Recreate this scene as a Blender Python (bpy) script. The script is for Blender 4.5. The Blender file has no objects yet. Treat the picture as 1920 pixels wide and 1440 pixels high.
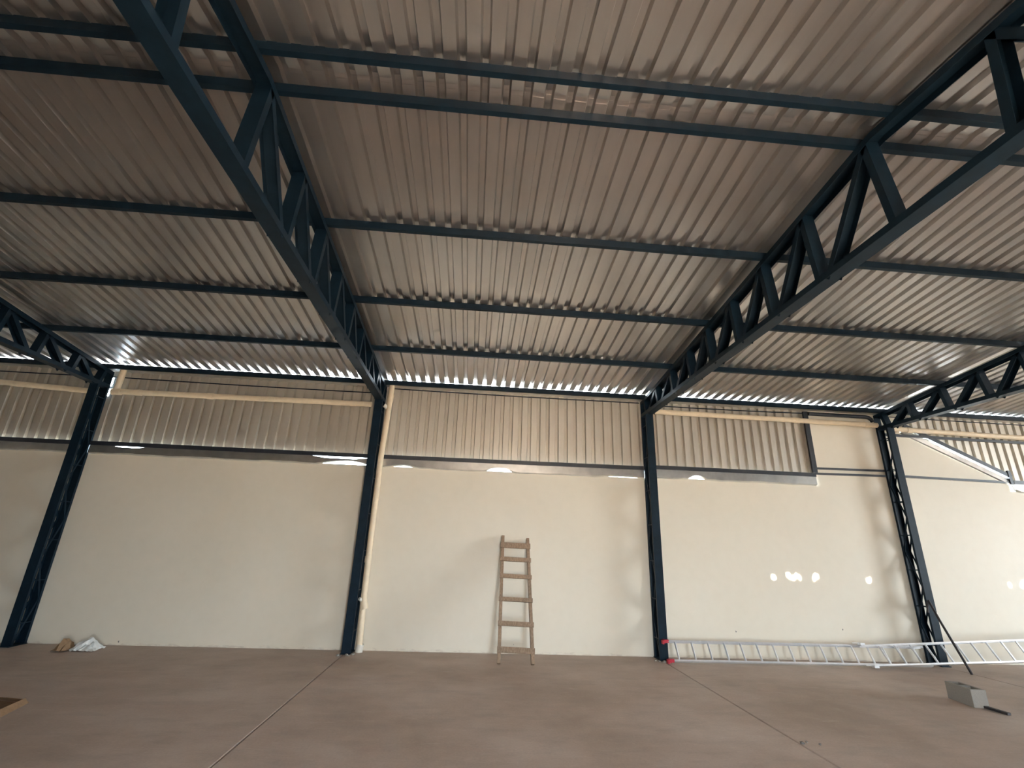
import bpy, bmesh, math, random
from mathutils import Vector, Matrix

random.seed(7)
scene = bpy.context.scene
C = scene.collection

# ------------------------------------------------------------------ camera
cam_data = bpy.data.cameras.new('camera')
cam = bpy.data.objects.new('camera', cam_data)
C.objects.link(cam)
cam_data.sensor_width = 36.0
cam_data.lens = 36.0 * 889.97 / 1920.0
cam_data.clip_start = 0.05
cam.matrix_world = (Matrix.Translation((0, 0, 1.6))
                    @ Matrix.Rotation(math.radians(-3.9536), 4, 'Z')
                    @ Matrix.Rotation(math.radians(90 + 18.9263), 4, 'X')
                    @ Matrix.Rotation(math.radians(2.0847), 4, 'Z'))
scene.camera = cam

# ------------------------------------------------------------------ light
world = bpy.data.worlds.new('sky')
scene.world = world
world.use_nodes = True
bg = world.node_tree.nodes['Background']
bg.inputs['Color'].default_value = (0.73, 0.88, 1.0, 1)
bg.inputs['Strength'].default_value = 13.0

sun_d = bpy.data.lights.new('sun', 'SUN')
sun_d.energy = 40.0
sun_d.angle = math.radians(0.53)
sun_d.color = (1.0, 0.87, 0.69)
sun = bpy.data.objects.new('sun', sun_d)
C.objects.link(sun)
HOLE_Y = 2.20               # row of loose screw holes in the roof that lets the sun through
SUN_DIR = Vector((0.0, 8.4555 - HOLE_Y, 1.262 - 4.9215)).normalized()
sun.rotation_euler = SUN_DIR.to_track_quat('-Z', 'Y').to_euler()

scene.view_settings.view_transform = 'Standard'
scene.view_settings.look = 'None'
scene.view_settings.exposure = 2.1
scene.view_settings.gamma = 1.0
scene.view_settings.use_curve_mapping = False
scene.cycles.max_bounces = 12
scene.cycles.diffuse_bounces = 8
scene.cycles.glossy_bounces = 6
scene.cycles.sample_clamp_indirect = 3.0
scene.cycles.use_adaptive_sampling = False
scene.cycles.denoising_prefilter = 'ACCURATE'

# ------------------------------------------------------------------ layout (metres)
WALL_Y = 8.4555            # inner face of the masonry
COL_F = 8.1755             # front face of the columns
COL_B = 8.4400             # back face of the columns
RIDGE_Y = 2.771
SLOPE = 0.1096
Z_EAVE = 4.3074            # top of the truss chord above the column front
FRONT_Y = -2.80            # wall behind the camera
XL, XR = -16.0, 23.0
COLS = [-11.35, -6.5432, -1.7769, 3.1054, 7.7819, 12.55, 17.35]
HW = 0.068                 # half width of chords
Z_BOT = 3.982              # underside of the bottom chord
PURLIN_H = 0.08
DOOR_Y0, DOOR_Y1, DOOR_Z = -1.9, 2.9, 4.2
FILL_GAP_X0, FILL_GAP_X1, FILL_GAP_Z = 0.9, 2.3, 2.5  # added opening behind the camera, sized for fill light on the long wall

def ztop(y):               # upper face of the top chord / underside of the purlins
    d = abs(y - RIDGE_Y)
    return Z_EAVE + SLOPE * ((COL_F - RIDGE_Y) - d)

portal_d = bpy.data.lights.new('door_portal', 'AREA')
portal_d.shape = 'RECTANGLE'
portal_d.size = DOOR_Z
portal_d.size_y = DOOR_Y1 - DOOR_Y0
portal_d.cycles.is_portal = True
portal = bpy.data.objects.new('door_portal', portal_d)
C.objects.link(portal)
portal.location = (XR - 0.02, (DOOR_Y0 + DOOR_Y1) / 2, DOOR_Z / 2)
portal.rotation_euler = (0, math.radians(90), 0)

portal2_d = bpy.data.lights.new('fill_gap_portal', 'AREA')
portal2_d.shape = 'RECTANGLE'
portal2_d.size = FILL_GAP_X1 - FILL_GAP_X0
portal2_d.size_y = FILL_GAP_Z
portal2_d.cycles.is_portal = True
portal2 = bpy.data.objects.new('fill_gap_portal', portal2_d)
C.objects.link(portal2)
portal2.location = ((FILL_GAP_X0 + FILL_GAP_X1) / 2, FRONT_Y + 0.02, FILL_GAP_Z / 2)
portal2.rotation_euler = (math.radians(90), 0, 0)

# ------------------------------------------------------------------ materials
def new_mat(name):
    m = bpy.data.materials.new(name)
    m.use_nodes = True
    return m, m.node_tree, m.node_tree.nodes['Principled BSDF']

def coords(nt, scale, space='Object'):
    tc = nt.nodes.new('ShaderNodeTexCoord')
    mp = nt.nodes.new('ShaderNodeMapping')
    mp.inputs['Scale'].default_value = scale
    nt.links.new(tc.outputs[space], mp.inputs['Vector'])
    return mp.outputs['Vector']

def world_coords(nt, scale):
    g = nt.nodes.new('ShaderNodeNewGeometry')
    mp = nt.nodes.new('ShaderNodeMapping')
    mp.inputs['Scale'].default_value = scale
    nt.links.new(g.outputs['Position'], mp.inputs['Vector'])
    return mp.outputs['Vector']

def noise(nt, vec, scale, detail=4, rough=0.55):
    n = nt.nodes.new('ShaderNodeTexNoise')
    n.inputs['Scale'].default_value = scale
    n.inputs['Detail'].default_value = detail
    n.inputs['Roughness'].default_value = rough
    nt.links.new(vec, n.inputs['Vector'])
    return n.outputs['Fac']

def ramp(nt, fac, stops):
    r = nt.nodes.new('ShaderNodeValToRGB')
    el = r.color_ramp.elements
    el[0].position, el[0].color = stops[0][0], (*stops[0][1], 1)
    el[1].position, el[1].color = stops[-1][0], (*stops[-1][1], 1)
    for p, c in stops[1:-1]:
        e = el.new(p); e.color = (*c, 1)
    nt.links.new(fac, r.inputs['Fac'])
    return r.outputs['Color']

def mix(nt, fac, a, b, mode='MIX'):
    m = nt.nodes.new('ShaderNodeMix')
    m.data_type = 'RGBA'; m.blend_type = mode
    for sock, val in ((m.inputs[0], fac), (m.inputs[6], a), (m.inputs[7], b)):
        if hasattr(val, 'is_linked') or hasattr(val, 'links'):
            nt.links.new(val, sock)
        elif isinstance(val, (int, float)):
            sock.default_value = val
        else:
            sock.default_value = (*val, 1)
    return m.outputs[2]

def bump(nt, bsdf, height, strength, dist):
    b = nt.nodes.new('ShaderNodeBump')
    b.inputs['Strength'].default_value = strength
    b.inputs['Distance'].default_value = dist
    nt.links.new(height, b.inputs['Height'])
    nt.links.new(b.outputs['Normal'], bsdf.inputs['Normal'])

def simple(name, col, rough, metal=0.0, var=0.0, vscale=6.0, bmp=0.0):
    m, nt, b = new_mat(name)
    b.inputs['Roughness'].default_value = rough
    b.inputs['Metallic'].default_value = metal
    if var > 0:
        n = noise(nt, world_coords(nt, (1, 1, 1)), vscale, 5)
        lo = tuple(c * (1 - var) for c in col); hi = tuple(min(1, c * (1 + var)) for c in col)
        nt.links.new(ramp(nt, n, [(0.3, lo), (0.7, hi)]), b.inputs['Base Color'])
        if bmp: bump(nt, b, n, bmp, 0.004)
    else:
        b.inputs['Base Color'].default_value = (*col, 1)
    return m

M = {}
M['steel'] = simple('navy_painted_steel', (0.005, 0.014, 0.024), 0.46, 0.0, 0.25, 9)
M['steel'].node_tree.nodes['Principled BSDF'].inputs['Specular IOR Level'].default_value = 0.16
M['girt'] = simple('dark_primer_steel', (0.022, 0.025, 0.032), 0.42, 0.0, 0.2, 9)
M['rust'] = simple('rusty_bar', (0.035, 0.028, 0.028), 0.6, 0.2, 0.3, 30)
M['pvc'] = simple('cream_pvc', (0.74, 0.60, 0.42), 0.45, 0.0, 0.06, 12)
M['pvc_white'] = simple('white_pvc', (0.72, 0.66, 0.57), 0.4, 0.0, 0.06, 12)
M['alu'] = simple('aluminium', (0.86, 0.86, 0.87), 0.38, 0.75, 0.05, 20)
M['red'] = simple('red_plastic', (0.45, 0.02, 0.04), 0.4)
M['block'] = simple('concrete_block', (0.30, 0.275, 0.245), 0.9, 0.0, 0.08, 90, 0.3)
M['mortar'] = simple('mortar_crumb', (0.30, 0.27, 0.23), 0.95, 0.0, 0.3, 60, 0.4)
M['cardboard'] = simple('cardboard', (0.24, 0.14, 0.072), 0.85, 0.0, 0.15, 30)
M['paper'] = simple('crumpled_paper', (0.62, 0.60, 0.56), 0.6, 0.0, 0.1, 20)
M['white'] = simple('white_wall_paint', (0.84, 0.80, 0.72), 0.7, 0.0, 0.03, 3)
M['rubber'] = simple('black_rubber', (0.02, 0.02, 0.022), 0.7)
M['chip'] = simple('plaster_chip_grey', (0.18, 0.16, 0.14), 0.9, 0.0, 0.3, 60)
M['cable'] = simple('black_cable', (0.015, 0.015, 0.017), 0.5)
M['dirt'] = simple('outside_ground', (0.40, 0.33, 0.27), 0.95, 0.0, 0.2, 2)

# wood
m, nt, b = new_mat('weathered_wood')
n = noise(nt, coords(nt, (30, 30, 3)), 2.0, 6, 0.6)
nt.links.new(ramp(nt, n, [(0.3, (0.20, 0.13, 0.082)), (0.55, (0.30, 0.205, 0.135)), (0.75, (0.40, 0.29, 0.20))]), b.inputs['Base Color'])
b.inputs['Roughness'].default_value = 0.8
bump(nt, b, n, 0.4, 0.003)
M['wood'] = m

# galvanised roofing: fine streaks along the sheet
def sheet_mat(name, sc, base, rough, metal=0.95):
    m, nt, b = new_mat(name)
    n1 = noise(nt, world_coords(nt, sc), 1.0, 6, 0.65)
    n2 = noise(nt, world_coords(nt, (0.9, 0.9, 0.9)), 1.0, 3)
    c1 = ramp(nt, n1, [(0.25, tuple(c * 0.95 for c in base)), (0.75, tuple(min(1, c * 1.04) for c in base))])
    c2 = ramp(nt, n2, [(0.3, (0.88, 0.86, 0.84)), (0.7, (1, 1, 1))])
    nt.links.new(mix(nt, 1.0, c1, c2, 'MULTIPLY'), b.inputs['Base Color'])
    r = nt.nodes.new('ShaderNodeMapRange')
    r.inputs['To Min'].default_value = rough - 0.01
    r.inputs['To Max'].default_value = rough + 0.02
    nt.links.new(n1, r.inputs['Value'])
    nt.links.new(r.outputs['Result'], b.inputs['Roughness'])
    b.inputs['Metallic'].default_value = metal
    return m
M['roof'] = sheet_mat('galvanised_roofing', (14, 0.35, 14), (0.585, 0.56, 0.545), 0.31)
M['clad'] = sheet_mat('galvanised_cladding', (14, 14, 0.4), (0.55, 0.505, 0.435), 0.5, 0.5)
M['flash'] = simple('zinc_flashing', (0.68, 0.67, 0.65), 0.33, 0.95, 0.12, 5)

# painted wall
m, nt, b = new_mat('cream_wall_paint')
v = world_coords(nt, (1, 1, 1))
n1 = noise(nt, v, 0.55, 4)
n2 = noise(nt, v, 7, 5)
n3 = noise(nt, v, 160, 3)
c = ramp(nt, n1, [(0.3, (0.72, 0.645, 0.52)), (0.7, (0.76, 0.69, 0.57))])
c2 = ramp(nt, n2, [(0.25, (0.975, 0.972, 0.965)), (0.6, (1, 1, 1))])
c = mix(nt, 1.0, c, c2, 'MULTIPLY')
# dusty splash marks low on the wall, with ragged shapes
sep = nt.nodes.new('ShaderNodeSeparateXYZ')
g = nt.nodes.new('ShaderNodeNewGeometry')
nt.links.new(g.outputs['Position'], sep.inputs[0])
mr = nt.nodes.new('ShaderNodeMapRange')
mr.inputs['From Min'].default_value = 0.0; mr.inputs['From Max'].default_value = 0.16
mr.inputs['To Min'].default_value = 1.0; mr.inputs['To Max'].default_value = 0.0
nt.links.new(sep.outputs['Z'], mr.inputs['Value'])
n4 = noise(nt, world_coords(nt, (3, 3, 12)), 2.2, 6, 0.7)
mm = nt.nodes.new('ShaderNodeMath'); mm.operation = 'MULTIPLY'
nt.links.new(mr.outputs['Result'], mm.inputs[0]); nt.links.new(n4, mm.inputs[1])
st = ramp(nt, mm.outputs[0], [(0.42, (0, 0, 0)), (0.6, (0.6, 0.6, 0.6))])
c = mix(nt, st, c, (0.42, 0.33, 0.26))
nt.links.new(c, b.inputs['Base Color'])
b.inputs['Roughness'].default_value = 0.55
bump(nt, b, n3, 0.05, 0.003)
M['wall'] = m

# dusty concrete floor
m, nt, b = new_mat('dusty_concrete_floor')
v = world_coords(nt, (1, 1, 1))
n1 = noise(nt, v, 0.6, 6, 0.6)
n2 = noise(nt, world_coords(nt, (1.0, 2.6, 1)), 1.5, 7, 0.65)
n3 = noise(nt, v, 45, 6, 0.7)
c = ramp(nt, n1, [(0.32, (0.36, 0.275, 0.22)), (0.5, (0.46, 0.365, 0.305)), (0.66, (0.55, 0.455, 0.395))])
c = mix(nt, ramp(nt, n2, [(0.50, (0, 0, 0)), (0.72, (0.55, 0.55, 0.55))]), c, (0.33, 0.275, 0.235))
n5 = noise(nt, world_coords(nt, (0.8, 1.8, 1)), 1.1, 5)
c = mix(nt, ramp(nt, n5, [(0.58, (0, 0, 0)), (0.75, (0.35, 0.35, 0.35))]), c, (0.46, 0.30, 0.245))
n6 = noise(nt, world_coords(nt, (1.2, 4.2, 1)), 2.3, 6, 0.7)
c = mix(nt, ramp(nt, n6, [(0.58, (0, 0, 0)), (0.72, (0.30, 0.30, 0.30))]), c, (0.62, 0.535, 0.47))
c = mix(nt, 1.0, c, ramp(nt, n3, [(0.3, (0.90, 0.90, 0.90)), (0.7, (1.06, 1.05, 1.04))]), 'MULTIPLY')
nt.links.new(c, b.inputs['Base Color'])
b.inputs['Roughness'].default_value = 0.62
bump(nt, b, n3, 0.15, 0.004)
M['floor'] = m

# ------------------------------------------------------------------ mesh helpers
def finish(name, verts, faces, mat, parent=None, smooth=False, loc=None):
    me = bpy.data.meshes.new(name)
    me.from_pydata([tuple(v) for v in verts], [], faces)
    me.update()
    bm = bmesh.new(); bm.from_mesh(me)
    bmesh.ops.recalc_face_normals(bm, faces=bm.faces)
    bm.to_mesh(me); bm.free()
    me.materials.append(M[mat])
    if smooth:
        for p in me.polygons: p.use_smooth = True
    o = bpy.data.objects.new(name, me)
    C.objects.link(o)
    if parent: o.parent = parent
    if loc: o.location = loc
    return o

class MB:
    def __init__(self): self.v, self.f = [], []
    def add(self, verts, faces):
        k = len(self.v)
        self.v += [Vector(p) for p in verts]
        self.f += [tuple(i + k for i in f) for f in faces]
        return self
    def box(self, x0, x1, y0, y1, z0, z1):
        return self.add([(x0, y0, z0), (x1, y0, z0), (x1, y1, z0), (x0, y1, z0),
                         (x0, y0, z1), (x1, y0, z1), (x1, y1, z1), (x0, y1, z1)],
                        [(0, 3, 2, 1), (4, 5, 6, 7), (0, 1, 5, 4), (1, 2, 6, 5), (2, 3, 7, 6), (3, 0, 4, 7)])
    def extrude(self, prof, p, q, side, up):
        """prof: closed 2-D outline in (side, up) axes, swept from p to q."""
        p, q, side, up = Vector(p), Vector(q), Vector(side), Vector(up)
        n = len(prof)
        vs = [p + side * a + up * b_ for a, b_ in prof] + [q + side * a + up * b_ for a, b_ in prof]
        fs = [(i, (i + 1) % n, n + (i + 1) % n, n + i) for i in range(n)]
        fs += [tuple(range(n - 1, -1, -1)), tuple(range(n, 2 * n))]
        return self.add(vs, fs)
    def bar(self, p, q, w, d, side):
        """box bar, w along side, d across."""
        p, q = Vector(p), Vector(q); ax = (q - p).normalized()
        s = (Vector(side) - ax * ax.dot(Vector(side))).normalized(); u = ax.cross(s)
        return self.extrude([(-w / 2, -d / 2), (w / 2, -d / 2), (w / 2, d / 2), (-w / 2, d / 2)], p, q, s, u)
    def channel(self, p, q, w, d, t, side, up):
        """U channel: web of width w along side, flanges of length d along up."""
        p, q = Vector(p), Vector(q); ax = (q - p).normalized()
        s = (Vector(side) - ax * ax.dot(Vector(side))).normalized()
        u = Vector(up); u = (u - ax * ax.dot(u) - s * s.dot(u)).normalized()
        h = w / 2
        return self.extrude([(-h, 0), (h, 0), (h, d), (h - t, d), (h - t, t), (-h + t, t), (-h + t, d), (-h, d)], p, q, s, u)
    def tube(self, pts, r, n=12, cap=True):
        pts = [Vector(p) for p in pts]
        rings = []
        for i, p in enumerate(pts):
            a = pts[min(i + 1, len(pts) - 1)] - pts[max(i - 1, 0)]
            a.normalize()
            ref = Vector((0, 0, 1)) if abs(a.z) < 0.9 else Vector((0, 1, 0))
            s = a.cross(ref).normalized(); u = s.cross(a)
            rings.append([p + (s * math.cos(t) + u * math.sin(t)) * r for t in [2 * math.pi * k / n for k in range(n)]])
        vs = [v for rg in rings for v in rg]; fs = []
        for i in range(len(rings) - 1):
            for k in range(n):
                fs.append((i * n + k, i * n + (k + 1) % n, (i + 1) * n + (k + 1) % n, (i + 1) * n + k))
        if cap:
            fs.append(tuple(range(n - 1, -1, -1))); fs.append(tuple(range((len(rings) - 1) * n, len(rings) * n)))
        return self.add(vs, fs)
    def build(self, name, mat, parent=None, smooth=False):
        return finish(name, self.v, self.f, mat, parent, smooth)

def shade_auto(o, ang=35):
    me = o.data
    for p in me.polygons: p.use_smooth = True
    bm = bmesh.new(); bm.from_mesh(me)
    for e in bm.edges:
        if len(e.link_faces) == 2 and e.calc_face_angle(0) > math.radians(ang): e.smooth = False
    bm.to_mesh(me); bm.free()
    return o

def empty(name, loc=(0, 0, 0)):
    o = bpy.data.objects.new(name, None)
    o.empty_display_size = 0.2
    C.objects.link(o); o.location = loc
    return o

def tag(o, label, cat, group=None, kind=None):
    o['label'] = label; o['category'] = cat
    if group: o['group'] = group
    if kind: o['kind'] = kind
    return o

def adopt(o, parent):
    """parent while keeping the mesh where it was built in world space."""
    o.parent = parent
    o.matrix_parent_inverse = Matrix.Translation(-parent.location)
    return o

# ------------------------------------------------------------------ setting: floor
floor = MB().box(XL, XR, -2.93, 8.62, -0.30, -0.06).build('floor', 'mortar')
tag(floor, 'dusty brown concrete floor of the warehouse, cast in slabs', 'floor', kind='structure')
joints = [XL] + [x - 0.03 for x in COLS] + [XR]
for i in range(len(joints) - 1):
    x0, x1 = joints[i] + 0.006, joints[i + 1] - 0.006
    ch = 0.006
    mb = MB()
    mb.extrude([(x0, -0.06), (x1, -0.06), (x1, -ch), (x1 - ch, 0), (x0 + ch, 0), (x0, -ch)],
               (0, -2.93, 0), (0, 8.62, 0), (1, 0, 0), (0, 0, 1))
    mb.build('floor_slab', 'floor', floor)

ground = MB().box(XR + 0.001, 60, -40, 50, -0.40, -0.05).box(-40, XR, -40, -2.93, -0.40, -0.05).build('ground', 'dirt')
tag(ground, 'bare sunlit ground outside the open sides of the shed', 'ground', kind='structure')

# ------------------------------------------------------------------ setting: walls
WT = 2.855                                   # top of the long masonry wall
PIER0, PIER1 = 6.30, 8.22
DG0, DG1 = (8.22, 3.98), (10.22, 3.07)       # sloping top of the neighbour's gable
wall = empty('wall_back', (0, WALL_Y, 0))
tag(wall, 'cream painted masonry wall with ribbed metal cladding above it', 'wall', kind='structure')
poly = [(XL, 0), (XR, 0), (XR, 2.93), (DG1[0], 2.93), DG1, DG0, (PIER1, 4.3036), (PIER0, 4.3036), (PIER0, WT + 0.03), (3.2, WT + 0.03), (3.1, WT), (XL, WT)]
adopt(MB().extrude(poly, (0, WALL_Y, 0), (0, WALL_Y + 0.12, 0), (1, 0, 0), (0, 0, 1)).build('masonry', 'wall'), wall)

# ribbed sheet profile (x along the width, h out of the sheet)
PITCH, RIB_B, RIB_T, RIB_H = 0.17, 0.072, 0.046, 0.042
SHEET_W = 6 * PITCH
def rib_profile(n=6, lap=0.028):
    pts = [(-lap / 2, 0)]
    for k in range(n):
        c = (k + 0.5) * PITCH
        pts += [(c - RIB_B / 2 - 0.001, 0), (c - RIB_T / 2, RIB_H), (c + RIB_T / 2, RIB_H), (c + RIB_B / 2 + 0.001, 0)]
    pts.append((n * PITCH + lap / 2, 0))
    return pts

def sheet_mesh(name, prof, fn_lo, fn_hi, mat, t=(0, 0, 0.001)):
    """thin sheet between two edges: fn(x, h) -> point."""
    n = len(prof); t = Vector(t)
    A = [Vector(fn_lo(x, h)) for x, h in prof]; B = [Vector(fn_hi(x, h)) for x, h in prof]
    vs = A + B + [p + t for p in A] + [p + t for p in B]
    fs = []
    for i in range(n - 1):
        fs.append((i, i + 1, n + i + 1, n + i))
        fs.append((2 * n + i + 1, 2 * n + i, 3 * n + i, 3 * n + i + 1))
        fs.append((i + 1, i, 2 * n + i, 2 * n + i + 1))
        fs.append((n + i, n + i + 1, 3 * n + i + 1, 3 * n + i))
    fs.append((0, n, 3 * n, 2 * n)); fs.append((n - 1, 3 * n - 1, 4 * n - 1, 2 * n - 1))
    me = bpy.data.meshes.new(name)
    me.from_pydata([tuple(v) for v in vs], [], fs)
    me.update()
    me.materials.append(M[mat])
    return me

def place(me, name, parent, loc):
    o = bpy.data.objects.new(name, me); C.objects.link(o)
    o.parent = parent
    o.matrix_parent_inverse = Matrix.Translation(-parent.location)
    o.location = loc
    return o

PROF = rib_profile()
CL_Y, CL_Z0, CL_Z1 = WALL_Y + 0.012, 2.985, 4.3036
full = sheet_mesh('cladding_sheet', PROF, lambda x, h: (x, h, 0), lambda x, h: (x, h, CL_Z1 - CL_Z0), 'clad', (0, 0.001, 0))
nleft = int((PIER0 - XL) / SHEET_W)
x = PIER0 - 0.012 - SHEET_W
k = 0
HOLE_X = (-6.59, -6.47)
while x > XL - 0.5:
    # the sheet behind the second column is pierced where the drain pipe goes out
    if x < -6.53 < x + SHEET_W:
        xa, xb, xc, xd = x, HOLE_X[0], HOLE_X[1], x + SHEET_W
        def sub(a, b_, z0, z1, x=x):
            pr = [p for p in PROF if (a - x <= p[0] or a <= x) and (p[0] <= b_ - x or b_ >= x + SHEET_W)]
            def hh(u):
                for (u0, h0), (u1, h1) in zip(PROF, PROF[1:]):
                    if u0 <= u <= u1: return h0 + (h1 - h0) * (u - u0) / max(1e-9, u1 - u0)
                return 0
            if a > x: pr = [(a - x, hh(a - x))] + pr
            if b_ < x + SHEET_W: pr = pr + [(b_ - x, hh(b_ - x))]
            return pr, z0 - CL_Z0, z1 - CL_Z0
        vs, fs = [], []
        mb = MB()
        for (a, b_, z0, z1) in ((xa, xb, CL_Z0, CL_Z1), (xc, xd, CL_Z0, CL_Z1), (xb, xc, CL_Z0, 3.85), (xb, xc, 3.985, 4.03), (xb, xc, 4.19, CL_Z1)):
            pr, l0, l1 = sub(a, b_, z0, z1)
            me = sheet_mesh('tmp', pr, lambda u, h: (u, h, l0), lambda u, h: (u, h, l1), 'clad', (0, 0.001, 0))
            mb.add([v.co for v in me.vertices], [tuple(p.vertices) for p in me.polygons])
            bpy.data.meshes.remove(me)
        o = finish('cladding_sheet', mb.v, mb.f, 'clad')
        o.parent = wall; o.matrix_parent_inverse = Matrix.Translation(-wall.location)
        o.location = (x, CL_Y + (0.0015 if k % 2 else 0), CL_Z0)
    else:
        place(full, 'cladding_sheet', wall, (x, CL_Y + (0.0015 if k % 2 else 0), CL_Z0))
    x -= SHEET_W; k += 1
x = PIER1 + 0.016
def diag_z(xx):
    if xx >= DG1[0] + 0.05: return CL_Z0
    t = (xx - DG0[0]) / (DG1[0] - DG0[0])
    return DG0[1] + t * (DG1[1] - DG0[1]) + 0.055 + 0.07 * min(1.0, max(0.0, (xx - 8.35) / 0.5))
while x < XR:
    if x > DG1[0] + 0.06:
        me = full
    else:
        me = sheet_mesh('cladding_sheet', PROF, lambda u, h, x=x: (u, h, min(diag_z(x + u), CL_Z1 - 0.02) - CL_Z0), lambda u, h: (u, h, CL_Z1 - CL_Z0), 'clad', (0, 0.001, 0))
    place(me, 'cladding_sheet', wall, (x, CL_Y + (0.0015 if k % 2 else 0), CL_Z0))
    x += SHEET_W; k += 1

# flashing strips on top of the masonry, one for each bay; gaps let daylight through
def flashing(x0, x1, zt=2.992, zb=2.832, lifts=(), drops=(), parent=None):
    n = max(8, int((x1 - x0) / 0.06))
    xs = [x0 + (x1 - x0) * i / n for i in range(n + 1)]
    vs, fs = [], []
    for xx in xs:
        zb2 = zb + 0.004 * math.sin(xx * 5.1) + 0.003 * math.sin(xx * 13.7); zt2 = zt
        for c, w, a in lifts:
            zb2 += a * max(0.0, 1 - ((xx - c) / w) ** 2)
        for c, w, a in drops:
            zt2 -= a * min(1.0, max(0.0, 1.6 * (1 - abs(xx - c) / w)))
        zm = zb2 + 0.022
        vs += [(xx, 8.440, zt2), (xx, 8.418, zt2 - 0.004), (xx, 8.405 + 0.004 * math.sin(xx * 2.3), zm), (xx, 8.4545, zb2 + 0.004), (xx, 8.4545, zb2 + 0.006), (xx, 8.409, zm + 0.002), (xx, 8.4185, zt2 - 0.008), (xx, 8.440, zt2 - 0.004)]
    P = 8
    for i in range(n):
        for j in range(P):
            fs.append((i * P + j, i * P + (j + 1) % P, (i + 1) * P + (j + 1) % P, (i + 1) * P + j))
    fs.append(tuple(range(P))); fs.append(tuple(range(n * P + P - 1, n * P - 1, -1)))
    o = finish('flashing', vs, fs, 'flash')
    return adopt(o, wall)
for i in range(len(COLS) - 1):
    a, b_ = COLS[i] + HW + 0.004, COLS[i + 1] - HW - 0.004
    if i == 3:
        flashing(a, PIER0 + 0.0, zt=3.035, zb=2.862, lifts=[(4.02, 0.16, 0.062)])
    elif i == 4:
        flashing(10.22, b_, zt=3.075, zb=2.905, lifts=[(10.3, 0.05, 0.035)])
    elif i == 1:
        flashing(a, b_, lifts=[(-2.25, 0.5, 0.052)], drops=[(-2.35, 0.62, 0.042), (-5.85, 0.35, 0.030)])
    elif i == 2:
        flashing(a, b_, zt=3.004, lifts=[(0.42, 0.26, 0.058), (-1.3, 0.3, 0.030), (2.6, 0.5, 0.022)])
    elif i == 5:
        flashing(a, b_, zt=3.075, zb=2.905)
    else:
        flashing(a, b_)
flashing(XL, COLS[0] - HW - 0.004)
flashing(COLS[6] + HW + 0.004, XR, zt=3.075, zb=2.905)
# strip along the sloping gable top
d = Vector((DG1[0] - DG0[0], 0, DG1[1] - DG0[1])); dn = Vector((-d.z, 0, d.x)).normalized()
p0 = Vector((DG0[0] + 0.0, 8.425, DG0[1])); p1 = Vector((DG1[0], 8.425, DG1[1]))
adopt(MB().extrude([(-0.012, -0.022), (0.012, -0.035), (0.02, -0.03), (0.02, 0.085), (0.012, 0.085)], p0, p1, (0, 1, 0), dn).build('flashing', 'flash'), wall)

# small plaster damage near the floor
for cx, cz, r in ((0.628, 0.07, 0.022), (0.685, 0.06, 0.020), (4.46, 0.40, 0.012), (6.34, 0.47, 0.012), (0.76, 0.13, 0.007), (-5.2, 0.05, 0.012)):
    n = 9; vs = []
    for s_, yy in ((1.0, WALL_Y + 0.001), (0.8, WALL_Y - 0.003)):
        for q in range(n):
            rr = r * s_ * (0.6 + 0.5 * ((q * 37 + int(cx * 100)) % 10) / 10)
            vs.append((cx + rr * math.cos(2 * math.pi * q / n), yy, cz + 1.5 * rr * math.sin(2 * math.pi * q / n)))
    fs = [(q, (q + 1) % n, n + (q + 1) % n, n + q) for q in range(n)] + [tuple(range(n, 2 * n))]
    adopt(finish('plaster_chip', vs, fs, 'chip'), wall)

# wall behind the camera, with an unseen opening added for fill light
wf = MB()
FY0, FY1 = FRONT_Y - 0.12, FRONT_Y
wf.box(XL, FILL_GAP_X0, FY0, FY1, -0.05, 4.46)
wf.box(FILL_GAP_X1, XR, FY0, FY1, -0.05, 4.46)
wf.box(FILL_GAP_X0, FILL_GAP_X1, FY0, FY1, FILL_GAP_Z, 4.46)
tag(wf.build('wall_front', 'white'), 'whitewashed masonry wall on the near side of the shed, with an added fill-light opening', 'wall', kind='structure')
tag(MB().box(XL - 0.15, XL, FY0, 8.62, -0.05, 5.3).build('wall_left', 'white'), 'whitewashed masonry end wall closing the dim end of the shed', 'wall', kind='structure')
wr = MB()
wr.box(XR, XR + 0.15, FY0, DOOR_Y0, -0.05, 5.3); wr.box(XR, XR + 0.15, DOOR_Y1, 8.62, -0.05, 5.3); wr.box(XR, XR + 0.15, DOOR_Y0, DOOR_Y1, DOOR_Z, 5.3)
tag(wr.build('wall_right', 'wall'), 'cream masonry end wall with the wide open doorway', 'wall', kind='structure')

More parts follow.
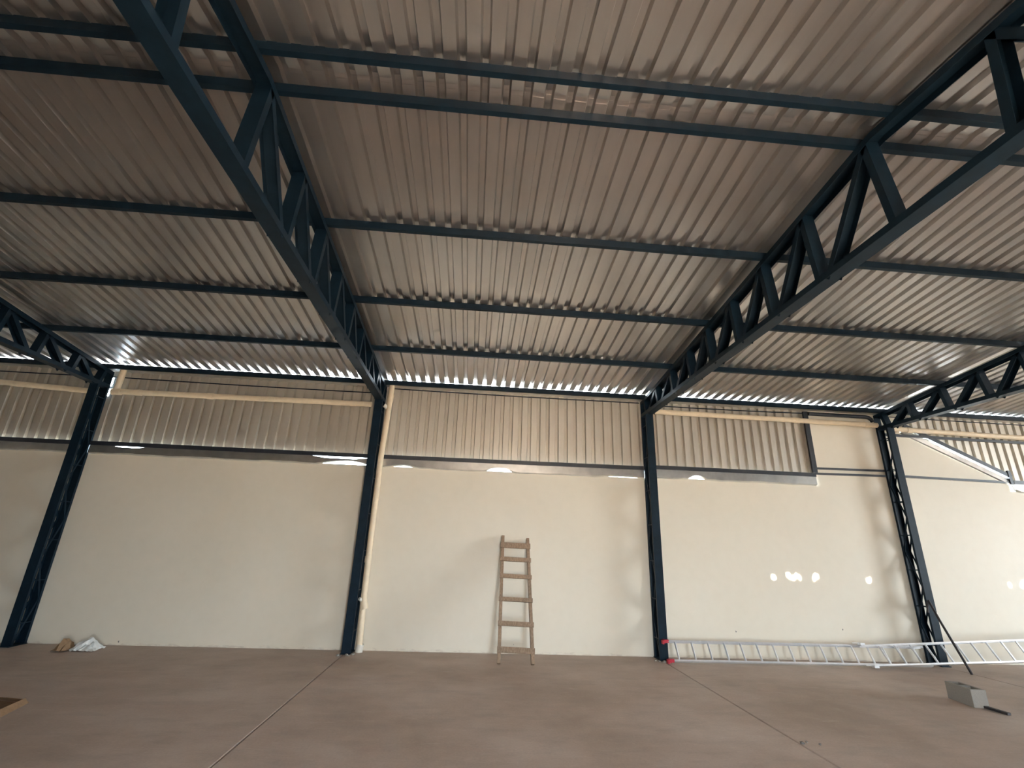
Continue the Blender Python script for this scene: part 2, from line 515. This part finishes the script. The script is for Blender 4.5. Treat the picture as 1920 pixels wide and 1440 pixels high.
# ------------------------------------------------------------------ setting: roof
roof = empty('ceiling', (0, RIDGE_Y, ztop(RIDGE_Y) + PURLIN_H))
tag(roof, 'galvanised trapezoidal metal roof of two slopes with ridge cap', 'roof', kind='structure')
ZR = ztop(RIDGE_Y) + PURLIN_H
EAVE_Y = 8.30
s_back = sheet_mesh('roof_sheet', PROF, lambda x, h: (x, 0.035, h - SLOPE * 0.035), lambda x, h: (x, EAVE_Y - RIDGE_Y, h - SLOPE * (EAVE_Y - RIDGE_Y)), 'roof')
s_front = sheet_mesh('roof_sheet', PROF, lambda x, h: (x, -0.035, h - SLOPE * 0.035), lambda x, h: (x, -(EAVE_Y - RIDGE_Y) - 0.1, h - SLOPE * (EAVE_Y - RIDGE_Y + 0.1)), 'roof')
capm_b = None
cap_n = len(PROF)
def cap_mesh():
    A = [(x, -0.24, h + 0.0045 - SLOPE * 0.24) for x, h in PROF]
    B = [(x, 0.0, h + 0.0045) for x, h in PROF]
    D = [(x, 0.24, h + 0.0045 - SLOPE * 0.24) for x, h in PROF]
    vs = A + B + D; n = cap_n
    vs += [(a, b_, c + 0.001) for a, b_, c in vs]
    fs = []
    for r in range(2):
        for i in range(n - 1):
            a = r * n + i
            fs.append((a, a + 1, a + n + 1, a + n)); a += 3 * n
            fs.append((a + 1, a, a + n, a + n + 1))
    me = bpy.data.meshes.new('ridge_cap'); me.from_pydata(vs, [], fs); me.update(); me.materials.append(M['roof'])
    return me
cap = cap_mesh()
HOLES = [(5.215, 5.265), (5.49, 5.55), (5.575, 5.61), (5.64, 5.66), (5.70, 5.72), (5.965, 6.045), (6.95, 7.01), (9.63, 9.66), (9.86, 9.94)]
def holed_sheet(hs):
    def hh(u):
        for (u0, h0), (u1, h1) in zip(PROF, PROF[1:]):
            if u0 <= u <= u1: return h0 + (h1 - h0) * (u - u0) / max(1e-9, u1 - u0)
        return 0.0
    us = sorted(set([p[0] for p in PROF] + [q for h in hs for q in h]))
    ys = [-0.035, HOLE_Y + 0.03 - RIDGE_Y, HOLE_Y - 0.03 - RIDGE_Y, -(EAVE_Y - RIDGE_Y) - 0.1]
    vs = [(u, y, hh(u) + SLOPE * y) for y in ys for u in us]; n = len(us); fs = []
    for r in range(3):
        for i in range(n - 1):
            if r == 1 and any(a - 1e-6 <= (us[i] + us[i + 1]) / 2 <= b_ + 1e-6 for a, b_ in hs): continue
            fs.append((r * n + i, r * n + i + 1, (r + 1) * n + i + 1, (r + 1) * n + i))
    me = bpy.data.meshes.new('roof_sheet'); me.from_pydata(vs, [], fs); me.update(); me.materials.append(M['roof'])
    return me
nsheets = int(math.ceil((XR - XL) / SHEET_W))
for i in range(nsheets):
    x = XL + i * SHEET_W
    dz = 0.0018 if i % 2 else 0.0
    place(s_back, 'roof_sheet', roof, (x, RIDGE_Y, ZR + dz))
    hs = [(a - x, b_ - x) for a, b_ in HOLES if x <= (a + b_) / 2 < x + SHEET_W]
    place(holed_sheet(hs) if hs else s_front, 'roof_sheet', roof, (x, RIDGE_Y, ZR + dz))
    place(cap, 'ridge_cap', roof, (x, RIDGE_Y, ZR + dz))

# gutter along the eave
mb = MB()
mb.extrude([(0, 0.055), (0, 0), (0.220, 0), (0.220, 0.05), (0.218, 0.05), (0.218, 0.002), (0.002, 0.002), (0.002, 0.055)], (XL, 8.292, 4.303), (XR, 8.292, 4.303), (0, 1, 0), (0, 0, 1))
adopt(mb.build('eave_gutter', 'flash'), roof)

# ------------------------------------------------------------------ purlins
PUR = [(2.937, 'navy steel purlin just on the wall side of the ridge', 1),
       (4.360, 'navy steel purlin second below the ridge on the ladder side', 1),
       (5.734, 'navy steel purlin third below the ridge on the ladder side', 1),
       (7.039, 'navy steel purlin next above the daylit eave beam', 1),
       (2.605, 'thick-looking navy steel purlin just on the far side of the ridge cap', -1),
       (1.182, 'navy steel purlin second down the roof slope facing away from the ladder wall', -1),
       (-0.192, 'navy steel purlin third down the roof slope facing away from the ladder wall', -1),
       (-1.497, 'navy steel purlin lowest on the roof slope facing away from the ladder wall', -1)]
for y, lab, sgn in PUR:
    z = ztop(y)
    mb = MB()
    # C channel, web towards the room centre, small lips
    t, fl = 0.003, 0.048
    s = 1
    y0 = y - fl
    mb.extrude([(0, 0), (fl, 0), (fl, 0.016), (fl - t, 0.016), (fl - t, t), (t, t), (t, PURLIN_H - t), (fl - t, PURLIN_H - t), (fl - t, PURLIN_H - 0.016), (fl, PURLIN_H - 0.016), (fl, PURLIN_H), (0, PURLIN_H)],
               (XL + 0.01, y0, z + 0.001), (XR - 0.01, y0, z + 0.001), (0, 1, 0), (0, 0, 1))
    tag(mb.build('roof_purlin', 'steel'), lab, 'purlin', 'roof purlins')
mb = MB()
mb.extrude([(0, 0), (0.035, 0), (0.035, 0.003), (0.003, 0.003), (0.003, 0.080), (0.035, 0.080), (0.035, 0.083), (0, 0.083)], (XL + 0.01, 8.245, 4.288), (XR - 0.01, 8.245, 4.288), (0, 1, 0), (0, 0, 1))
tag(mb.build('eave_beam', 'steel'), 'navy steel eave beam with daylight showing through ribs above it', 'beam')

# ------------------------------------------------------------------ trusses
NODES = [2.771, 3.60, 4.33, 5.02, 5.69, 6.31, 6.96, 7.61, 8.20]
CH = 0.062
def truss(xc, label):
    t = empty('roof_truss', (xc, COL_F, Z_BOT))
    def put(mb, name): return adopt(mb.build(name, 'steel'), t)
    y_end = 8.43
    ym = 2 * RIDGE_Y - y_end
    put(MB().channel((xc, ym, Z_BOT), (xc, y_end, Z_BOT), 2 * HW, CH, 0.004, (1, 0, 0), (0, 0, 1)), 'bottom_chord')
    for sg in (1, -1):
        ye = RIDGE_Y + sg * (y_end - RIDGE_Y)
        a = Vector((xc, RIDGE_Y, ztop(RIDGE_Y))); e = Vector((xc, ye, ztop(ye)))
        put(MB().channel(a, e, 2 * HW, CH, 0.004, (1, 0, 0), (0, 0, -1)), 'top_chord')
    w, d_ = 0.118, 0.062
    def top(y): return Vector((xc, y, ztop(y) - 0.012))
    def bot(y): return Vector((xc, y, Z_BOT + 0.012))
    for sg in (1, -1):
        ys = [RIDGE_Y + sg * (n - RIDGE_Y) for n in NODES]
        for i, y in enumerate(ys):
            if i == 0 and sg < 0: continue
            yt = y + sg * (0.05 if i else 0.06); yb = y - sg * 0.03
            put(MB().channel(bot(yb), top(yt), w, d_, 0.0035, (1, 0, 0), (0, sg, 0)), 'vertical')
            if i + 1 < len(ys) and not (sg < 0 and i == 0):
                yn = ys[i + 1] - sg * 0.075
                put(MB().channel(top(yt + sg * 0.04), bot(yn), w, d_, 0.0035, (1, 0, 0), (0, -sg, 0.3)), 'diagonal')
    # welded end plate
    put(MB().box(xc - HW, xc + HW, y_end, y_end + 0.008, Z_BOT, ztop(y_end)), 'end_plate')
    tag(t, label, 'truss', 'roof trusses')
    return t
TL = ['navy steel roof truss over the dim end bay, beyond the crumpled paper',
      'navy steel roof truss on the column next to the crumpled paper',
      'navy steel roof truss on the column with the cream downpipe',
      'navy steel roof truss on the column beside the red ladder feet',
      'navy steel roof truss on the column with the leaning iron bar',
      'navy steel roof truss above the open floor beyond the sloping flashing',
      'navy steel roof truss closest to the open end doorway']
for xc, lab in zip(COLS, TL): truss(xc, lab)

# slim roof brace running off the truss by the red ladder feet
br = MB().channel((3.19, 1.88, ztop(1.88) - 0.05), (7.70, 1.45, ztop(1.45) - 0.05), 0.05, 0.03, 0.003, (0, 1, 0), (0, 0, 1)).build('roof_brace', 'steel')
tag(br, 'slim navy roof brace between two trusses near the ridge', 'brace')

# ------------------------------------------------------------------ columns
def column(xc, label):
    t = empty('steel_column', (xc, COL_F, 0))
    def put(mb, name): return adopt(mb.build(name, 'steel'), t)
    put(MB().channel((xc, COL_F, 0.012), (xc, COL_F, Z_BOT), 2 * HW, 0.040, 0.004, (1, 0, 0), (0, 1, 0)), 'front_chord')
    put(MB().channel((xc, COL_B, 0.012), (xc, COL_B, Z_BOT), 2 * HW, 0.040, 0.004, (1, 0, 0), (0, -1, 0)), 'back_chord')
    put(MB().box(xc - 0.076, xc + 0.076, COL_F - 0.03, COL_B + 0.008, 0, 0.012), 'base_plate')
    step = 0.58
    yf, yb = COL_F + 0.030, COL_B - 0.030
    for s in (-1, 1):
        xs = xc + s * (HW - 0.012)
        z = 0.03; k = 0
        while z + step < Z_BOT + 0.1:
            z1 = min(z + step, Z_BOT - 0.02)
            a, b_ = ((yf, yb) if k % 2 == 0 else (yb, yf))
            put(MB().bar((xs, a, z), (xs, b_, z1), 0.030, 0.005, (0, 1, 0)), 'lacing_bar')
            z += step; k += 1
        z = 0.30
        while z < Z_BOT - 0.1:
            put(MB().bar((xs + s * 0.006, yf - 0.02, z), (xs + s * 0.006, yb + 0.02, z), 0.014, 0.006, (0, 0, 1)), 'batten')
            z += step
    tag(t, label, 'column', 'lattice steel columns')
    return t
CL = ['navy lattice steel column in the dim end bay, beyond the crumpled paper',
      'navy lattice steel column next to the crumpled paper',
      'navy lattice steel column with a cream downpipe beside it',
      'navy lattice steel column with red ladder feet at its base',
      'navy lattice steel column with an iron bar leaning on it',
      'navy lattice steel column beyond the foot of the sloping flashing',
      'navy lattice steel column closest to the open end doorway']
for xc, lab in zip(COLS, CL): column(xc, lab)

# ------------------------------------------------------------------ girts, post and rails on the wall
def girt(a, b_, h=0.068, dpt=0.035, name='wall_girt', label='', mat='girt', y=None):
    a, b_ = Vector(a), Vector(b_)
    o = MB().bar(a, b_, dpt, h, (0, 1, 0)).build(name, mat)
    return tag(o, label, 'girt', 'wall girts')
GY = 8.417
glabs = ['dark steel girt at the foot of the cladding in the dim end bay',
         'dark steel girt under the cladding behind the crumpled paper',
         'dark steel girt under the cladding above the wooden ladder',
         'dark steel girt under the cladding above the red ladder feet']
gz = [3.005, 3.010, 3.010, 3.058]
for i in range(4):
    a = COLS[i] + HW + 0.004; b_ = COLS[i + 1] - HW - 0.004 if i < 3 else PIER0 + 0.0
    girt((a, GY, gz[i]), (b_, GY, gz[i] + (0.02 if i == 2 else 0)), label=glabs[i])
girt((XL + .01, GY, 3.005), (COLS[0] - HW - .004, GY, 3.005), label='dark steel girt against the closed end wall')
girt((PIER0 + 0.01, 8.432, 3.185), (COLS[4] - HW - 0.01, 8.432, 3.200), 0.036, 0.03, label='thin upper rail across the bare masonry pier')
girt((PIER0 + 0.01, 8.432, 3.085), (COLS[4] - HW - 0.01, 8.432, 3.105), 0.036, 0.03, label='thin lower rail across the bare masonry pier')
girt((COLS[4] + HW + 0.01, 8.432, 3.115), (DG1[0] - 0.02, 8.432, 3.095), 0.040, 0.03, label='thin rail across the masonry below the sloping flashing')
girt((COLS[4] + HW + 0.01, 8.425, 3.905), (COLS[5] - HW - 0.01, 8.425, 3.885), 0.050, 0.03, label='dark girt across the cladding just under the cream pipe')
girt((DG1[0] + 0.06, GY, 3.10), (COLS[5] - HW - .004, GY, 3.10), label='dark steel girt right of the sloping flashing foot')
girt((COLS[5] + HW + .004, GY, 3.10), (COLS[6] - HW - .004, GY, 3.10), label='dark steel girt in the bay before the open end doorway')
girt((COLS[6] + HW + .004, GY, 3.10), (XR - .01, GY, 3.10), label='dark steel girt next to the open end doorway')
off = dn * 0.145
girt(p0 + off + Vector((0.02, 0.005, 0)), p1 + off + Vector((0.0, 0.005, 0)), 0.075, 0.035, label='sloping dark girt along the gable top under the cladding')
o = MB().box(PIER0 - 0.045, PIER0 + 0.045, 8.405, 8.445, 3.10, 4.28).build('cladding_post', 'girt')
tag(o, 'dark upright post where the cladding meets the bare masonry pier', 'post')
o = MB().bar((DG1[0] + 0.02, 8.42, 3.06), (DG1[0] + 0.02, 8.42, 3.32), 0.035, 0.06, (0, 1, 0)).build('cladding_post', 'girt')
tag(o, 'short dark post at the foot of the sloping flashing', 'post')
o = MB().tube([(PIER0 + 0.047, 8.40, 4.235), (7.50, 8.40, 4.235), (7.575, 8.40, 4.225), (7.625, 8.40, 4.19), (7.645, 8.40, 4.14)], 0.036, 14).build('steel_tube', 'girt', smooth=True)
tag(shade_auto(o), 'dark steel tube above the pipe on the masonry pier', 'tube')
# thin rods under the gutter
for i, (xa, xb, za, zb, lab) in enumerate([(COLS[0] + .1, COLS[1] - .1, 4.20, 4.18, 'thin dark rod under the gutter in the dim end bay'),
                             (COLS[1] + .1, COLS[2] - .1, 4.185, 4.165, 'thin dark rod under the gutter above the crumpled paper bay'),
                             (COLS[2] + .1, COLS[3] - .1, 4.265, 4.258, 'thin dark rod under the gutter above the wooden ladder'),
                             (COLS[3] + .1, PIER0 - 0.06, 4.225, 4.24, 'thin dark rod under the gutter above the red ladder feet'),
                             (COLS[4] + .1, COLS[5] - .1, 4.27, 4.26, 'thin dark rod under the gutter beyond the leaning iron bar')]):
    n = 10
    pts = [(xa + (xb - xa) * q / n, 8.412, za + (zb - za) * q / n - 0.01 * math.sin(math.pi * q / n)) for q in range(n + 1)]
    tag(shade_auto(MB().tube(pts, 0.010, 8).build('tie_rod', 'steel')), lab, 'rod', 'rods under the gutter')

# ------------------------------------------------------------------ drain pipes
PY = 8.336
def hpipe(xa, xb, za, zb, label, couplings=(), stub=None):
    t = empty('drain_pipe', (xa, PY, za))
    a, b_ = Vector((xa, PY, za)), Vector((xb, PY, zb))
    pipe = adopt(MB().tube([a, b_], 0.047, 20).build('pipe', 'pvc'), t); shade_auto(pipe)
    for c in couplings:
        p = a.lerp(b_, (c - xa) / (xb - xa)); ax = (b_ - a).normalized() * 0.05
        o = adopt(MB().tube([p - ax, p + ax], 0.053, 20).build('coupling', 'pvc'), pipe); shade_auto(o)
    if stub:
        x, z0, z1 = stub
        o = adopt(MB().tube([(x - 0.02, PY, z0), (x, PY, z1)], 0.050, 20).build('riser', 'pvc'), t); shade_auto(o)
        o = adopt(MB().tube([(x - 0.075, PY, z0), (x + 0.07, PY, z0)], 0.056, 20).build('elbow', 'pvc'), t); shade_auto(o)
    tag(t, label, 'pipe', 'cream drain pipes')
hpipe(-11.2, -6.66, 4.10, 3.885, 'cream horizontal drain pipe falling towards the column by the crumpled paper', (-9.0,))
hpipe(-6.25, -1.93, 3.905, 3.925, 'cream horizontal drain pipe over the bay with the crumpled paper', (-5.9, -4.7, -2.25), (-6.26, 3.90, 4.30))
hpipe(3.22, 7.66, 4.085, 4.06, 'cream horizontal drain pipe over the red ladder feet and masonry pier', (6.05, 7.45))
hpipe(7.92, 17.2, 4.005, 3.88, 'cream horizontal drain pipe above the sloping flashing', (8.3, 12.0))
# downpipe
t = empty('downpipe', (-1.640, PY, 0))
o = adopt(MB().tube([(-1.620, PY, 0.0), (-1.640, PY, 0.66), (-1.650, PY, 1.8), (-1.650, PY, 3.0), (-1.615, PY, 4.0), (-1.605, PY, 4.302)], 0.049, 20).build('pipe', 'pvc'), t); shade_auto(o); pipe = o
o = adopt(MB().tube([(-1.607, PY, 0.60), (-1.641, PY, 0.72)], 0.056, 20).build('coupling', 'pvc'), pipe); shade_auto(o)
o = adopt(MB().tube([(-1.620, PY, 0.0), (-1.607, PY, 0.11)], 0.057, 20).build('coupling', 'pvc_white'), pipe); shade_auto(o)
o = adopt(MB().tube([(-1.650, PY, 1.28), (-1.650, PY, 1.38)], 0.054, 20).build('coupling', 'pvc'), pipe); shade_auto(o)
o = adopt(MB().tube([(-1.615, PY, 3.98), (-1.607, PY, 4.12)], 0.056, 20).build('coupling', 'pvc'), pipe); shade_auto(o)
o = adopt(MB().tube([(-1.645, PY, 0.70), (-1.69, PY - 0.04, 0.745), (-1.700, PY - 0.05, 0.75)], 0.026, 14).build('inlet', 'pvc_white'), pipe); shade_auto(o)
o = adopt(MB().tube([(-1.645, PY, 3.86), (-1.68, PY - 0.03, 3.90), (-1.70, PY - 0.04, 3.91)], 0.036, 14).build('inlet', 'pvc_white'), pipe); shade_auto(o)
tag(t, 'cream vertical downpipe standing against a lattice column', 'pipe')

# ------------------------------------------------------------------ wooden ladder
t = empty('wooden_ladder', (0.73, 7.66, 0))
fl, fr = Vector((0.487, 7.690, 0)), Vector((0.975, 7.670, 0))
tl, tr = Vector((0.522, 8.402, 1.765)), Vector((0.940, 8.402, 1.735))
def stile(a, b_):
    ax = (b_ - a).normalized()
    mb = MB().bar(a, b_, 0.048, 0.072, (1, 0, 0))
    for v in mb.v:
        if v.z < 0.2: v.z = max(v.z, 0.0)
    return adopt(mb.build('stile', 'wood'), t)
stile(fl + Vector((0, 0, 0.018)), tl); stile(fr + Vector((0, 0, 0.018)), tr)
up = (tl - fl).normalized(); nrm = Vector((0, -up.z, up.y))
for zf, hh in ((0.175, 0.078), (0.50, 0.066), (0.82, 0.062), (1.145, 0.062), (1.395, 0.066), (1.61, 0.088)):
    a = fl.lerp(tl, zf / tl.z) + nrm * 0.046; b_ = fr.lerp(tr, (zf - 0.01) / tr.z) + nrm * 0.046
    d_ = (b_ - a).normalized() * 0.034
    a2, b2 = a - d_, b_ + d_
    adopt(MB().bar(a2, b2, hh, 0.024, up).build('rung', 'wood'), t)
tag(t, 'weathered wooden ladder leaning on the cream wall', 'ladder')

# ------------------------------------------------------------------ aluminium extension ladder lying on its edge
t = empty('aluminium_ladder', (3.12, 7.98, 0))
def lsection(A0, A1, B0, B1, n, rail=(0.058, 0.024), first=0.12, pitch=0.265):
    """A: lower rail ends, B: upper rail ends."""
    A0, A1, B0, B1 = map(Vector, (A0, A1, B0, B1))
    across = (B0 - A0).normalized()
    rails = []
    for a, b_ in ((A0, A1), (B0, B1)):
        ax = (b_ - a).normalized(); nn = ax.cross(across)
        o = MB().channel(a, b_, rail[0], rail[1], 0.003, nn, across if a is A0 else -across).build('rail', 'alu')
        rails.append(adopt(o, t))
    L = (A1 - A0).length; k = 0
    while first + k * pitch < L - 0.05:
        f_ = (first + k * pitch) / L
        o = MB().tube([A0.lerp(A1, f_) + across * 0.003, B0.lerp(B1, f_) - across * 0.003], 0.0145, 10).build('rung', 'alu')
        adopt(shade_auto(o), t); k += 1
    return rails
# base section, leaning on the columns
base_rails = lsection((3.15, 7.985, 0.030), (7.40, 8.005, 0.030), (3.15, 8.135, 0.290), (7.40, 8.140, 0.290), 14)
# sliding section, in front
fly_rails = lsection((6.36, 7.935, 0.030), (10.6, 7.905, 0.205), (6.30, 8.070, 0.300), (10.54, 8.030, 0.520), 14, first=0.30)
for p, rl in zip(((3.12, 7.985, 0.045), (3.11, 8.135, 0.285)), base_rails):
    p = Vector(p); mb = MB()
    mb.box(p.x - 0.02, p.x + 0.055, p.y - 0.034, p.y + 0.034, p.z - 0.020, p.z + 0.022)
    mb.box(p.x - 0.045, p.x - 0.02, p.y - 0.040, p.y + 0.028, p.z - 0.040, p.z + 0.014)
    mb.tube([(p.x - 0.005, p.y - 0.045, p.z), (p.x - 0.005, p.y + 0.032, p.z)], 0.026, 10)
    o = adopt(mb.build('foot', 'red'), rl); o['label'] = 'red plastic ladder foot'
for p, rl in zip(((6.40, 7.945, 0.030), (6.34, 8.085, 0.318)), fly_rails):
    p = Vector(p)
    o = adopt(MB().box(p.x - 0.045, p.x + 0.03, p.y - 0.034, p.y + 0.034, p.z - 0.016, p.z + 0.016).bar(p + Vector((-0.16, 0, 0.012)), p + Vector((0.0, 0, 0.012)), 0.012, 0.008, (0, 1, 0)).build('guide_bracket', 'alu'), rl)
tag(t, 'shiny aluminium extension ladder lying on edge against the columns', 'ladder')

# ------------------------------------------------------------------ iron bar leaning on the column
pts = [(7.647, 7.614, 0.017), (7.70, 8.00, 0.70), (7.725, 8.135, 0.955), (7.722, 8.150, 0.985), (7.712, 8.155, 0.975), (7.690, 8.158, 0.90), (7.675, 8.160, 0.80)]
o = MB().tube(pts, 0.017, 10).build('iron_bar', 'rust')
tag(shade_auto(o), 'thin dark bent iron bar leaning on a lattice column', 'bar')

# ------------------------------------------------------------------ concrete block with two hollow cores
def block():
    L, W, H, tw = 0.39, 0.17, 0.19, 0.028
    xs = [-L / 2, -L / 2 + tw, -tw / 2, tw / 2, L / 2 - tw, L / 2]; ys = [-W / 2, -W / 2 + tw, W / 2 - tw, W / 2]
    bm = bmesh.new()
    grid = {}
    for zi, z in enumerate((0, H)):
        for i, x in enumerate(xs):
            for j, y in enumerate(ys): grid[(i, j, zi)] = bm.verts.new((x, y, z))
    hole = {(1, 1), (3, 1)}
    for i in range(5):
        for j in range(3):
            if (i, j) in hole:
                q = [(i, j), (i + 1, j), (i + 1, j + 1), (i, j + 1)]
                for k in range(4):
                    a, b_ = q[k], q[(k + 1) % 4]
                    bm.faces.new([grid[(*a, 0)], grid[(*a, 1)], grid[(*b_, 1)], grid[(*b_, 0)]])
                continue
            bm.faces.new([grid[(i, j, 1)], grid[(i + 1, j, 1)], grid[(i + 1, j + 1, 1)], grid[(i, j + 1, 1)]])
            bm.faces.new([grid[(i, j, 0)], grid[(i, j + 1, 0)], grid[(i + 1, j + 1, 0)], grid[(i + 1, j, 0)]])
    for i in range(5):
        bm.faces.new([grid[(i, 0, 0)], grid[(i + 1, 0, 0)], grid[(i + 1, 0, 1)], grid[(i, 0, 1)]])
        bm.faces.new([grid[(i + 1, 3, 0)], grid[(i, 3, 0)], grid[(i, 3, 1)], grid[(i + 1, 3, 1)]])
    for j in range(3):
        bm.faces.new([grid[(0, j + 1, 0)], grid[(0, j, 0)], grid[(0, j, 1)], grid[(0, j + 1, 1)]])
        bm.faces.new([grid[(5, j, 0)], grid[(5, j + 1, 0)], grid[(5, j + 1, 1)], grid[(5, j, 1)]])
    bmesh.ops.recalc_face_normals(bm, faces=bm.faces)
    me = bpy.data.meshes.new('concrete_block'); bm.to_mesh(me); bm.free()
    me.materials.append(M['block'])
    o = bpy.data.objects.new('concrete_block', me); C.objects.link(o)
    return o
o = block()
ang = math.atan2(-0.374, -0.058)
o.location = (6.105, 6.215, 0)
o.rotation_euler = (0, 0, ang)
bv = o.modifiers.new('bevel', 'BEVEL'); bv.width = 0.004; bv.segments = 2; bv.limit_method = 'ANGLE'
tag(o, 'hollow concrete block lying alone on the floor', 'block')
o = MB().bar((6.115, 6.02, 0.016), (6.135, 5.775, 0.014), 0.045, 0.024, (1, 0, 0)).build('steel_offcut', 'rust')
tag(o, 'short dark steel offcut on the floor beside the concrete block', 'offcut')

# ------------------------------------------------------------------ rubbish
def crumple(name, mat, cx, cy, sx, sy, h, seed, n=9, label='', cat='scrap', lift=0.0):
    rnd = random.Random(seed)
    vs, fs = [], []
    for i in range(n):
        for j in range(n):
            u, v = i / (n - 1) - 0.5, j / (n - 1) - 0.5
            env = max(0.0, 1 - (2 * abs(u)) ** 2.2) * max(0.0, 1 - (2 * abs(v)) ** 2.2)
            z = env * h * (0.45 + 0.9 * rnd.random()) + 0.004 + 0.02 * rnd.random() * (1 - env) + lift
            vs.append((cx + u * sx + rnd.uniform(-.5, .5) * sx / n, cy + v * sy + rnd.uniform(-.5, .5) * sy / n, z))
    for i in range(n - 1):
        for j in range(n - 1):
            a = i * n + j
            fs += [(a, a + n, a + n + 1), (a, a + n + 1, a + 1)]
    o = finish(name, vs, fs, mat)
    sd = o.modifiers.new('thickness', 'SOLIDIFY'); sd.thickness = 0.003
    return tag(o, label, cat)
crumple('crumpled_paper', 'paper', -5.375, 8.10, 0.32, 0.28, 0.125, 5, 11, label='crumpled white paper on the floor against the cream wall', cat='paper')
crumple('cardboard_scrap', 'cardboard', -5.64, 8.03, 0.17, 0.24, 0.15, 12, 7, label='torn brown cardboard beside the crumpled white paper', cat='cardboard')
# flattened cardboard with a raised flap
t = empty('flattened_cardboard', (-4.45, 5.45, 0))
def panel(pts, name):
    pts = [Vector(p) for p in pts]
    nn = (pts[1] - pts[0]).cross(pts[2] - pts[0]).normalized() * 0.005
    if nn.z < 0: nn = -nn
    vs = pts + [p + nn for p in pts]; k = len(pts)
    fs = [tuple(range(k)), tuple(range(2 * k - 1, k - 1, -1))] + [(i, (i + 1) % k, k + (i + 1) % k, k + i) for i in range(k)]
    return adopt(finish(name, vs, fs, 'cardboard'), t)
panel([(-4.75, 5.30, 0.001), (-4.09, 5.28, 0.001), (-4.20, 5.72, 0.001), (-4.60, 5.80, 0.001)], 'base_panel')
panel([(-4.09, 5.28, 0.004), (-4.20, 5.72, 0.004), (-4.235, 5.715, 0.045), (-4.14, 5.27, 0.05)], 'side_flap')
panel([(-4.20, 5.73, 0.004), (-4.60, 5.81, 0.004), (-4.58, 5.77, 0.04), (-4.24, 5.70, 0.04)], 'end_flap')
tag(t, 'flattened brown cardboard box lying on the open floor', 'cardboard')

# crumbs of mortar and chips
def lump(name, x, y, r, seed, label, mat='mortar', group=None):
    rnd = random.Random(seed)
    bm = bmesh.new(); bmesh.ops.create_icosphere(bm, subdivisions=1, radius=r)
    for v in bm.verts:
        v.co *= rnd.uniform(0.7, 1.2); v.co.z = max(-r * 0.35, v.co.z * 0.7)
    me = bpy.data.meshes.new(name); bm.to_mesh(me); bm.free(); me.materials.append(M[mat])
    o = bpy.data.objects.new(name, me); C.objects.link(o)
    zmin = min(v.co.z for v in me.vertices)
    o.location = (x, y, -zmin)
    return tag(o, label, 'rubble', group)
for i, (x, y, r) in enumerate([(-1.86, 8.06, 0.025), (-1.74, 8.09, 0.030), (-1.66, 8.12, 0.034), (-1.70, 8.05, 0.018)]):
    lump('mortar_crumb', x, y, r, 20 + i, 'grey mortar crumb at the foot of the column with the downpipe', group='mortar crumbs by the downpipe column')
for i, (x, y, r) in enumerate([(2.99, 8.08, 0.024), (3.06, 8.06, 0.030), (2.95, 8.13, 0.030)]):
    lump('mortar_crumb', x, y, r, 40 + i, 'grey mortar crumb at the foot of the column with red ladder feet', group='mortar crumbs by the ladder feet')
for i, (x, y, r) in enumerate([(3.10, 4.90, 0.022), (3.16, 4.93, 0.016), (3.25, 4.88, 0.014)]):
    lump('dirt_clod', x, y, r, 60 + i, 'small dark clod of dirt on the floor joint', 'chip', 'clods on the floor joint')
